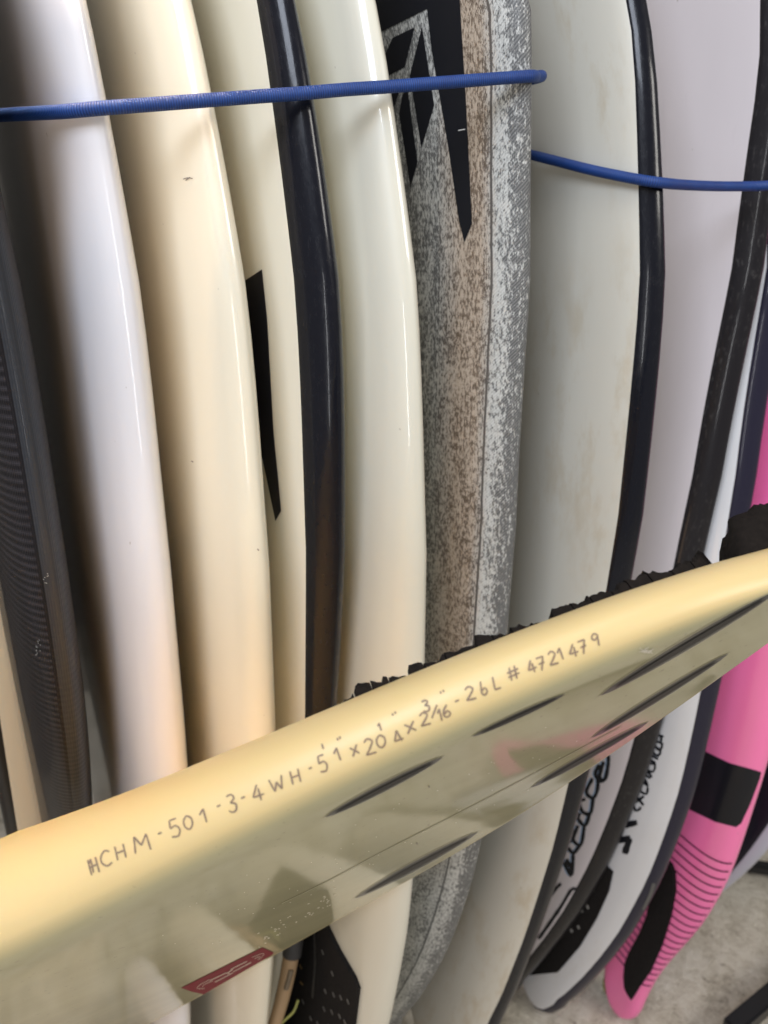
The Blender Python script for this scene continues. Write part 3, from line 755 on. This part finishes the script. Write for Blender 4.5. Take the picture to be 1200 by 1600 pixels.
# ------------------------------------------------------------------ amber board held across the front
Nn = at(600, 1190, 0.338); Ff = at(660, 1372, 0.735); W0 = (Ff - Nn); wv = W0.normalized()
# length direction: perpendicular to wv, through the ray of (1010,1010)
r_ = ray(1010, 1010); tt = (Nn - CP).dot(wv) / r_.dot(wv); lv = (CP + r_ * tt - Nn).normalized()
nb = lv.cross(wv).normalized()          # outward normal of the bottom
if nb.dot(CP - Nn) < 0: nb = -nb
print('AMBER l', lv[:], 'w', wv[:], 'n', nb[:], 'W', W0.length)
def lw(px, py):
    p = plane_hit(px, py, Nn, nb) - Nn; return p.dot(lv), p.dot(wv)
near_px = [(0,1500),(100,1455),(200,1402),(300,1350),(400,1300),(500,1246),(600,1190),(700,1145),(800,1100),(900,1055),(1010,1010),(1100,970),(1200,930)]
far_px = [(235,1600),(315,1555),(430,1492),(512,1448),(600,1397),(646,1373),(700,1340),(762,1302),(830,1258),(900,1215),(1013,1139),(1092,1086),(1128,1057),(1200,1000)]
top_px = [(0,1312),(100,1272),(200,1236),(300,1195),(400,1158),(500,1112),(600,1070),(700,1030),(800,992),(900,950),(1000,915),(1100,885),(1200,862)]
near = sorted(lw(*p) for p in near_px); far = sorted(lw(*p) for p in far_px)
print('near', [(round(a, 3), round(c, 3)) for a, c in near]); print('far', [(round(a, 3), round(c, 3)) for a, c in far])
import numpy as np
cn = np.polyfit([p[0] for p in near], [p[1] for p in near], 3); cf = np.polyfit([p[0] for p in far], [p[1] for p in far], 3)
n0, n1 = near[0][0], near[-1][0]; f0, f1 = far[0][0], far[-1][0]
def poly_ext(c, x, a, b):
    if a <= x <= b: return float(np.polyval(c, x))
    e = a if x < a else b; d = np.polyder(c)
    return float(np.polyval(c, e) + np.polyval(d, e) * (x - e))
LT = max(n1, f1) + 0.10                    # tail end
LN = -1.20                                 # nose end
def wn(l):
    v = poly_ext(cn, l, n0, n1)
    if l < n0:                              # towards the nose
        k = (n0 - l) / (n0 - LN); v = poly_ext(cn, n0, n0, n1) + 0.27 * k ** 2.2
    return v
def wf(l):
    v = poly_ext(cf, l, f0, f1) 
    if l < f0:
        k = (f0 - l) / (f0 - LN); v = float(np.polyval(cf, f0)) + 0.02 * k - 0.27 * k ** 2.2
    return v
ttab = smooth_tab(top_px)
def aprof(l, T, N=16):
    """closed ring (w, h) ; h towards the deck"""
    a, c = wn(l), wf(l); half = max(0.012, (c - a) / 2); mid = (a + c) / 2; b_ = T * 0.15
    pts = []
    def deck(u):    # u 0 at rail apex .. 1 centre
        return 0.38 * T + (1.12 * T - 0.38 * T) * math.sqrt(max(0, 1 - (1 - u) ** 5.0))
    def bot(u, e=26): return 0.38 * T * (1 - math.sqrt(max(0, 1 - (1 - u) ** e)))
    apex = half + b_
    us = [(k / N) ** 2.2 for k in range(N + 1)]
    for u in us: pts.append((mid - apex * (1 - u), deck(u), 'd'))
    for u in reversed(us[:-1]): pts.append((mid + apex * (1 - u), deck(u), 'd'))
    for u in us[1:]: pts.append((mid + apex * (1 - u), bot(u, 110), 'b'))
    for u in reversed(us[1:-1]): pts.append((mid - apex * (1 - u), bot(u), 'b'))
    return pts
cdrop = [0.006]
def drop(l): return max(-0.01, min(0.03, float(np.polyval(cdrop, min(max(l, f0), f1)))))
def apos(l, w_, h):
    u_ = max(0.0, (w_ - 0.18) / 0.25); h = h - drop(l) * min(u_, 1.1) ** 2      # concave bottom: the far rail drops
    return Nn + lv * l + wv * w_ - nb * h
ls = [LN + (n0 - LN) * (1 - (1 - k / 16) ** 1.0) for k in range(16)] + [n0 + (n1 - n0) * k / 40 for k in range(41)] + [n1 + (LT - n1) * k / 8 for k in range(1, 9)]
Ts = {}
lk = [n0 + (n1 - n0) * k / 20 for k in range(21)]; Tk = []
for l in lk:
    T = 0.045
    for it in range(14):
        best = None
        for (w_, h, s_) in aprof(l, T):
            if s_ != 'd': continue
            q = proj(apos(l, w_, h)); v = lerp_tab(ttab, q[0]) - q[1]
            if best is None or v > best: best = v
        T = max(0.012, min(0.09, T - best * 0.36 / 1200 * 0.7))
    Tk.append(T)
ct = np.polyfit(lk, Tk, 3); print('AMBER T', [round(x, 4) for x in Tk], 'range', n0, n1, f0, f1)
def aT0(l): return max(0.010, float(np.polyval(ct, min(max(l, n0), n1))))
ftab = smooth_tab(far_px); ld = [f0 + 0.06 + (f1 - f0 - 0.07) * k / 18 for k in range(19)]
dv = [0.006] * len(ld)
for it in range(10):
    for i, l in enumerate(ld):
        cdrop = [dv[i]]; e = None
        for (w_, h, s_) in aprof(l, aT0(l)):
            if w_ < 0.1: continue
            q = proj(apos(l, w_, h)); v = q[1] - lerp_tab(ftab, q[0])
            if e is None or v > e[0]: e = (v, q[2])
        dv[i] = max(-0.01, min(0.03, dv[i] - e[0] * e[1] / 1200 / 0.75 * 0.7))
print('DROP', [round(x, 4) for x in dv]); cdrop = np.polyfit(ld, dv, 3)
def aT(l): return max(0.010, float(np.polyval(ct, min(max(l, n0), n1))) * (1.0 if l < n1 else 1 - 0.5 * (l - n1) / (LT - n1)) * (1 if l > n0 else 1 - 0.75 * ((n0 - l) / (n0 - LN)) ** 2))
am = thing('surfboard', 'amber yellow surfboard lying across the front with handwritten numbers on its rail', 'surfboard', tuple(Nn + wv * 0.2))
bm = bmesh.new(); rings = []; flags = None
for l in ls:
    pr = aprof(l, aT(l)); rings.append([bm.verts.new(apos(l, a, h)) for a, h, s_ in pr])
K = len(rings[0]); N2 = 16
botfaces = []
for i in range(len(rings) - 1):
    for k in range(K):
        k2 = (k + 1) % K; f = bm.faces.new((rings[i][k], rings[i][k2], rings[i+1][k2], rings[i+1][k]))
        # material: bottom panel between the two tucks
        kk = k - 2 * N2
        pass
        
bm.faces.new(list(reversed(rings[0]))); bm.faces.new(rings[-1])
bmesh.ops.recalc_face_normals(bm, faces=bm.faces)
vsA = [v.co.copy() for v in bm.verts]; bm.verts.index_update(); fsA = [[v.index for v in f.verts] for f in bm.faces]
body = obj('body', bm, M['amber_shell'], am)
at_ = body.data.attributes.new('bottom', 'FLOAT', 'POINT')
def bw(k):
    kk = k % K - 2 * N2
    if kk <= 0 or kk >= 2 * N2: return 0.0
    e = min(kk, 2 * N2 - kk); x = min(1.0, max(0.0, (e - 2.6) / 2.8)); return x * x * (3 - 2 * x)
at_.data.foreach_set('value', [bw(i_ % K) for i_ in range(len(body.data.vertices))])
abvh = BVHTree.FromPolygons(vsA, fsA)
def ahit(px, py):
    r = ray(px, py).normalized(); loc, nn, idx, d = abvh.ray_cast(CP, r, 3)
    if loc is None: return None
    if nn.dot(r) > 0: nn = -nn
    return loc, nn
# handwriting: tiny stroke font in unit boxes (x right, y up)
FONT = {
 'H': [[(0,0),(.05,1)],[(.8,0),(.85,1)],[(0,.5),(.85,.52)]],
 'C': [[(.85,.85),(.5,1),(.1,.7),(.05,.3),(.4,0),(.85,.12)]],
 'M': [[(0,0),(.1,1)],[(.1,1),(.45,.4)],[(.45,.4),(.85,1)],[(.85,1),(.95,0)]],
 '-': [[(.1,.5),(.8,.52)]],
 '5': [[(.8,1),(.2,1)],[(.2,1),(.12,.55)],[(.12,.55),(.6,.62),(.85,.35),(.6,.02),(.05,.08)]],
 '0': [[(.45,1),(.08,.7),(.08,.25),(.45,0),(.85,.3),(.85,.75),(.45,1)]],
 '1': [[(.1,.65),(.6,1)],[(.6,1),(.65,0)]],
 '3': [[(.1,.95),(.6,1),(.8,.75),(.35,.55)],[(.35,.55),(.85,.4),(.75,.05),(.35,-.02),(.05,.12)]],
 '4': [[(.55,1),(.05,.25)],[(.05,.25),(.95,.28)],[(.6,.75),(.62,-.05)]],
 'D': [[(.5,1),(.05,.15)],[(.05,.15),(.95,.15)],[(.5,1),(.75,0)]],
 'W': [[(0,1),(.2,0)],[(.2,0),(.5,.65)],[(.5,.65),(.75,0)],[(.75,0),(1,1)]],
 "'": [[(.4,1),(.45,.3)]],
 '"': [[(.1,.9),(.15,.4)],[(.6,1),(.62,.5)]],
 'x': [[(0,.85),(.9,.1)],[(.85,.95),(.1,0)]],
 '2': [[(.08,.8),(.4,1),(.8,.78),(.5,.4),(.05,.02)],[(.05,.02),(.95,.03)]],
 '/': [[(.9,1),(.1,0)]],
 '6': [[(.7,1),(.2,.6),(.08,.2),(.45,0),(.85,.2),(.6,.5),(.12,.3)]],
 'b': [[(.3,1),(.15,.2),(.45,0),(.85,.2),(.6,.5),(.18,.3)]],
 'L': [[(.3,1),(.25,0)],[(.25,0),(.9,.03)]],
 '#': [[(.3,1),(.2,0)],[(.75,1),(.65,0)],[(0,.65),(1,.68)],[(0,.32),(1,.35)]],
 '7': [[(.05,.95),(.8,1)],[(.8,1),(.4,0)],[(.2,.5),(.85,.55)]],
 '9': [[(.8,.85),(.4,1),(.1,.72),(.4,.5),(.8,.75)],[(.8,.85),(.7,0)]],
}
text = [('H',147,1353,16,25),('1',143,1353,8,22),('C',166,1341,20,24),('H',189,1331,17,22),('M',221,1318,26,26),('-',250,1302,10,8),('5',273,1294,19,28),('0',294,1285,16,22),('1',318,1275,15,22),('-',342,1259,9,8),('3',362,1255,16,27),
 ('-',380,1246,10,8),('4',402,1238,20,24),('W',432,1225,21,21),('H',462,1213,16,21),('-',485,1200,8,8),('5',504,1193,16,26),("'",505,1168,8,12),('1',527,1179,13,21),('"',531,1155,9,8),('x',554,1172,14,17),('2',577,1166,18,25),('0',595,1158,16,20),
 ('1',593,1136,7,12),('D',621,1150,16,18),('"',617,1116,10,7),('x',641,1136,18,18),('2',663,1123,17,20),('3',665,1103,13,17),('/',678,1112,17,17),('1',687,1117,8,19),('6',697,1111,14,19),('"',692,1082,10,7),('-',714,1095,10,8),
 ('2',734,1083,17,21),('b',755,1075,13,22),('L',774,1067,15,20),('#',801,1052,19,21),('4',830,1041,15,19),('7',845,1037,15,21),('2',863,1028,15,21),('1',875,1022,11,19),('4',895,1016,16,19),('7',910,1011,15,21),('9',930,1000,14,20)]
lines = []
for ch, cx, cy, w_, h_ in text:
    ang = R(24) * (0.75 if ch not in '-"' else 1) + R(random.uniform(-4, 4)); ca, sa = math.cos(ang), math.sin(ang)
    for ln in FONT[ch]:
        lines.append([(cx + ((x - .45) * w_) * ca + (-(y - .5) * h_) * sa * 0.8, cy - ((x - .45) * w_) * sa + (-(y - .5) * h_) * ca) for x, y in ln])
strokes('handwriting', lines, 2.9, ahit, M['pen'], am, off=0.0003, step=3.0)
# fin boxes
def plate(name, A, B, wpx, m, parent, off, segs=18):
    a = Vector(A); c = Vector(B); d = (c - a); L = d.length; d.normalize(); s = Vector((-d.y, d.x)); poly = []
    for k in range(segs + 1): t_ = k / segs; poly.append(a + d * L * t_ + s * wpx / 2 * math.sin(math.pi * t_) ** 0.55)
    for k in range(segs - 1, 0, -1): t_ = k / segs; poly.append(a + d * L * t_ - s * wpx / 2 * math.sin(math.pi * t_) ** 0.55)
    return decal(name, [tuple(p) for p in poly], ahit, m, parent, off=off, step=5)
for A, B, w_ in (((508,1276),(692,1182),13),((738,1150),(882,1084),9),((555,1403),(746,1300),13),((830,1230),(1012,1128),11),((925,1152),(1137,1021),12),((938,1086),(1215,922),16)):
    fb = plate('fin_box', A, B, w_, M['fin_rim'], am, 0.0004)
    a = Vector(A); c = Vector(B); d = c - a
    plate('edge', tuple(a - d * .015), tuple(c + d * .015), w_ * 1.22, M['fin_highlight'], fb, 0.0002)  # pale plate showing past the rim, a painted highlight to suggest depth
    sl = plate('slot', tuple(a + d * .07), tuple(a + d * .93), w_ * .50, M['fin_slot'], fb, 0.0008)
strokes('stringer', [[(440,1411),(520,1372),(600,1329),(720,1268),(840,1205),(970,1135)]], 1.1, ahit, mat('stringer', (0.40, 0.37, 0.22), 0.3), am, off=0.0004, step=10)
# red print near the far rail
decal('logo', [(283,1543),(410,1480),(428,1488),(424,1492),(318,1553),(300,1549)], ahit, M['print_red'], am, off=0.0004, step=6)
z4 = lambda l: [[(250 + x / 3.871, 1440 + y / 3.871) for x, y in p] for p in l]
strokes('logo_mark', z4([[(300,352),(400,305)],[(400,305),(425,312)],[(330,362),(440,305)],[(425,285),(525,235)],[(440,300),(550,242)],[(400,310),(440,285)]]), 1.5, ahit, M['print_pale'], am, off=0.0007, step=4)
strokes('logo_ring', z4([[(300,345),(245,375),(222,400),(270,400)],[(320,352),(262,378),(258,392)],[(555,212),(610,190),(628,192),(600,225)],[(570,220),(605,205),(590,228)]]), 0.9, ahit, M['print_pale'], am, off=0.0007, step=4)
# grit on the bottom
q = []
for k in range(46):
    s_ = random.random(); x = 400 + 130 * s_ + random.gauss(0, 6); y = 1470 - 75 * s_ + random.gauss(0, 8) ; q.append([(x, y), (x + random.uniform(1, 3.5), y - random.uniform(0.3, 1.8))])
for k in range(60):
    x = random.uniform(250, 900); y = 1327 - (x - 600) * 0.5 + random.uniform(-70, 20); q.append([(x, y), (x + 1.4, y - .6)])
for k in range(16): q.append([(1012 + random.gauss(0, 6), 1017 + random.gauss(0, 2)), (1014 + random.gauss(0, 6), 1015 + random.gauss(0, 2))])
strokes('grit', q, 1.0, ahit, M['dust'], am, off=0.0004)
strokes('ding', [[(669,1228),(671,1229)],[(669,1288),(670,1289)],[(650,1317),(652,1318)]], 2.0, ahit, M['scuff_dark'], am, off=0.0004)
# traction pad on the deck, rough blocks with gaps, and its raised kick
pad_top = [(528,1102),(556,1084),(562,1068),(600,1064),(606,1058),(640,1056),(645,1038),(666,1036),(690,1033),(700,1022),(748,1010),(754,992),(800,992),(812,978),(866,972),(874,950),(925,942),(935,930),(975,922),(990,908),(1012,905),(1030,893),(1062,893),(1085,880),(1105,875),(1120,862),(1132,848),(1150,806),(1166,800),(1185,797),(1240,790)]
def pad_profile(x): return lerp_tab(pad_top, x)
pad = bpy.data.objects.new('traction_pad', None); C.objects.link(pad); pad.parent = am; pad.empty_display_size = 0.02
def deck_top(l):
    """(w, h) on the deck where the top outline is"""
    best = None
    for (w_, h, s_) in aprof(l, aT(l), 40):
        if s_ != 'd': continue
        p = apos(l, w_, h); q = proj(p); v = lerp_tab(ttab, q[0]) - q[1]
        if best is None or v > best[0]: best = (v, w_, h)
    return best[1], best[2]
def h_for(l, w_, yt):
    h = 0.03
    for _ in range(12):
        e = proj(apos(l, w_, h))[1] - yt; g = (proj(apos(l, w_, h + .001))[1] - proj(apos(l, w_, h))[1]) / .001
        h -= e / g
    return h
xs_ = [530, 556, 585, 612, 642, 668, 702, 750, 778, 808, 842, 872, 905, 935, 968, 996, 1030, 1064, 1098, 1124]
def l_of_x(px):
    lo, hi = n0, LT
    for _ in range(30):
        m_ = (lo + hi) / 2; a, h = deck_top(m_)
        if proj(apos(m_, a, h))[0] < px: lo = m_
        else: hi = m_
    return (lo + hi) / 2
random.seed(21)
for i in range(len(xs_) - 1):
    xa, xb = xs_[i], xs_[i + 1] - 2.0
    bm = bmesh.new(); cols = []
    K = 5
    for k in range(K + 1):
        x = xa + (xb - xa) * k / K; l = l_of_x(x); w0, h0 = deck_top(l)
        yt = pad_profile(x) + random.uniform(-1.5, 2.5); yb = lerp_tab(ttab, x)
        hh = max(0.002, (yb - yt) * proj(apos(l, w0, h0))[2] / 1200)
        w1 = w0 + 0.006; col = []
        # profile towards the far side
        hs = h_for(l, w1 + 0.004, yt)
        for (dw, dh) in ((0.0, 0), (0.001, .8), (0.004, 1.0), (0.030, 1.0), (0.075, .9), (0.078, 0)):
            hb = h0 - 0.001; hv = hb + (hs - hb) * dh
            col.append(bm.verts.new(apos(l, w1 + dw, hv + (random.uniform(-.0008, .0008) if dh > 0 else 0))))
        cols.append(col)
    for k in range(K):
        for j in range(5): bm.faces.new((cols[k][j], cols[k+1][j], cols[k+1][j+1], cols[k][j+1]))
    bm.faces.new(cols[0]); bm.faces.new(list(reversed(cols[-1])))
    bmesh.ops.recalc_face_normals(bm, faces=bm.faces)
    o = obj('pad_block', bm, M['amber_pad'], None, smooth=False); o.data.transform(Matrix.Translation(-Vector(am.location))); o.parent = pad
# kick: a soft raised wedge
bm = bmesh.new(); cols = []
def kx(l):
    w0, h0 = deck_top(l); x = proj(apos(l, w0 + 0.022, h0))[0]
    for _ in range(6): x = proj(apos(l, w0 + 0.022, h_for(l, w0 + 0.022, pad_profile(min(x, 1230)))))[0]
    return x
la = n0
while kx(la) < 1122: la += 0.002
lb = LT - 0.015; K = 26
for k in range(K + 1):
    l = la + (lb - la) * k / K; w0, h0 = deck_top(l); x = kx(l)
    hh = max(0.004, h_for(l, w0 + 0.022, pad_profile(min(x, 1230))) - h0); col = []
    J = 14; hh *= min(1.0, (k + 1.5) / 9) ** .8
    for j in range(J + 1):
        u = j / J; prof_ = (1 - (2 * u - 1) ** 4) ** .5 if 0 < u < 1 else 0
        p = apos(l, w0 + 0.004 + 0.042 * u, h0 - 0.001 + hh * 1.02 * prof_)
        if prof_: p = p - nb * 0.004 * noise.noise(p * 90) - nb * 0.0035 * abs(noise.noise(p * 260))
        col.append(bm.verts.new(p))
    cols.append(col)
for k in range(K):
    for j in range(J): bm.faces.new((cols[k][j], cols[k+1][j], cols[k+1][j+1], cols[k][j+1]))
bm.faces.new(cols[0]); bm.faces.new(list(reversed(cols[-1])))
bmesh.ops.recalc_face_normals(bm, faces=bm.faces)
o = obj('kick', bm, M['amber_pad'], None); o.data.transform(Matrix.Translation(-Vector(am.location))); o.parent = pad

# ------------------------------------------------------------------ leash, cords, rack bars
def on_front(px, py, r): z = front_depth(px, py); return at(px, py, z - r * 1.15)
zl = min(front_depth(x, y) for x, y in ((455,1470),(450,1500),(440,1550),(428,1600))) - 0.012
lp = [at(462, 1440, zl + .01), at(459, 1470, zl), at(456, 1492, zl)]
le = thing('leash', 'tan leash strap with a black cuff hanging beside the perforated black pad', 'leash', tuple(lp[1]))
tube('cuff', lp, 0.0115, M['cuff'], le)
tube('strap', [at(456, 1486, zl), at(450, 1520, zl), at(441, 1560, zl), at(428, 1605, zl), at(410, 1660, zl + .02)], 0.0098, M['tan'], le, taper=lambda t_: 1 - .25 * t_)
tube('print', [at(455, 1516, zl - .0095), at(451, 1532, zl - .0095), at(447, 1545, zl - .0092)], 0.0030, M['tan_print'], le, seg=8)
yc = tube('cord', [at(432, 1606, zl), at(447, 1592, zl - .004), at(459, 1580, zl - .004), at(466, 1562, zl)], 0.0016, M['yellow_cord']); tag(yc, 'thin yellow cord curling out beside the tan leash strap', 'cord')
fp = lambda px, py, h: (lambda r: CP + r * ((h - CAMZ) / r.z))(ray(px, py))
pts = [fp(968,1495,.09), fp(962,1505,.07), fp(953,1518,.05), fp(947,1532,.03), fp(947,1545,.012), fp(954,1553,.008), fp(962,1560,.006)]
cc = thing('braided_cord', 'frayed yellow green braided cord dangling beside the pink tail', 'cord', tuple(pts[-1]))
for ph in (0, 2.1, 4.2):
    q = []
    for i in range(len(pts) - 1):
        for j in range(6):
            t_ = i + j / 6; p = pts[i].lerp(pts[i + 1], j / 6); a = ph + t_ * 4.2
            q.append(p + Vector((math.cos(a), math.sin(a) * .6, math.sin(a) * .6)) * 0.0036)
    tube('strand', q, 0.0024, M['yellow_cord'], cc, seg=7, sub=2)
bm = bmesh.new()
for k in range(60):
    i = random.randrange(len(pts)); p = pts[i] + Vector((random.gauss(0, .004),) * 3); d = Vector((random.uniform(-1, 1), random.uniform(-1, 1), random.uniform(-.6, .6))).normalized() * random.uniform(.005, .012); s = Vector((.0005, 0, .0005))
    bm.faces.new([bm.verts.new(v) for v in (p - s, p + d - s, p + d + s, p + s)])
fr = obj('frayed_fibres', bm, M['yellow_cord'], cc); fr['kind'] = 'stuff'
# plug and cuff behind the pink tail
hp = [fp(970,1500,.10), fp(963,1522,.055), fp(975,1540,.03)]
tube('leash_cuff', hp, 0.011, M['cuff'], cc, seg=10)
def bar(name, p, q, s, label):
    p = Vector(p); q = Vector(q); d = q - p; rot = d.to_track_quat('X', 'Z').to_matrix(); bm = bmesh.new()
    add_box(bm, (p + q) / 2, (d.length, s, s), rot); bmesh.ops.bevel(bm, geom=bm.edges[:], offset=s * .12, segments=2, affect='EDGES')
    return tag(obj(name, bm, M['steel_black'], None, smooth=False), label, 'rack bar')
bar('rack_bar', fp(1140, 1612, .05), fp(1290, 1485, .05), 0.030, 'black square rack leg bar low in the right corner of the floor')
bar('rack_bar', fp(1160, 1351, .02), fp(1330, 1377, .02), 0.022, 'thin black rack bar on the floor behind the pink board')
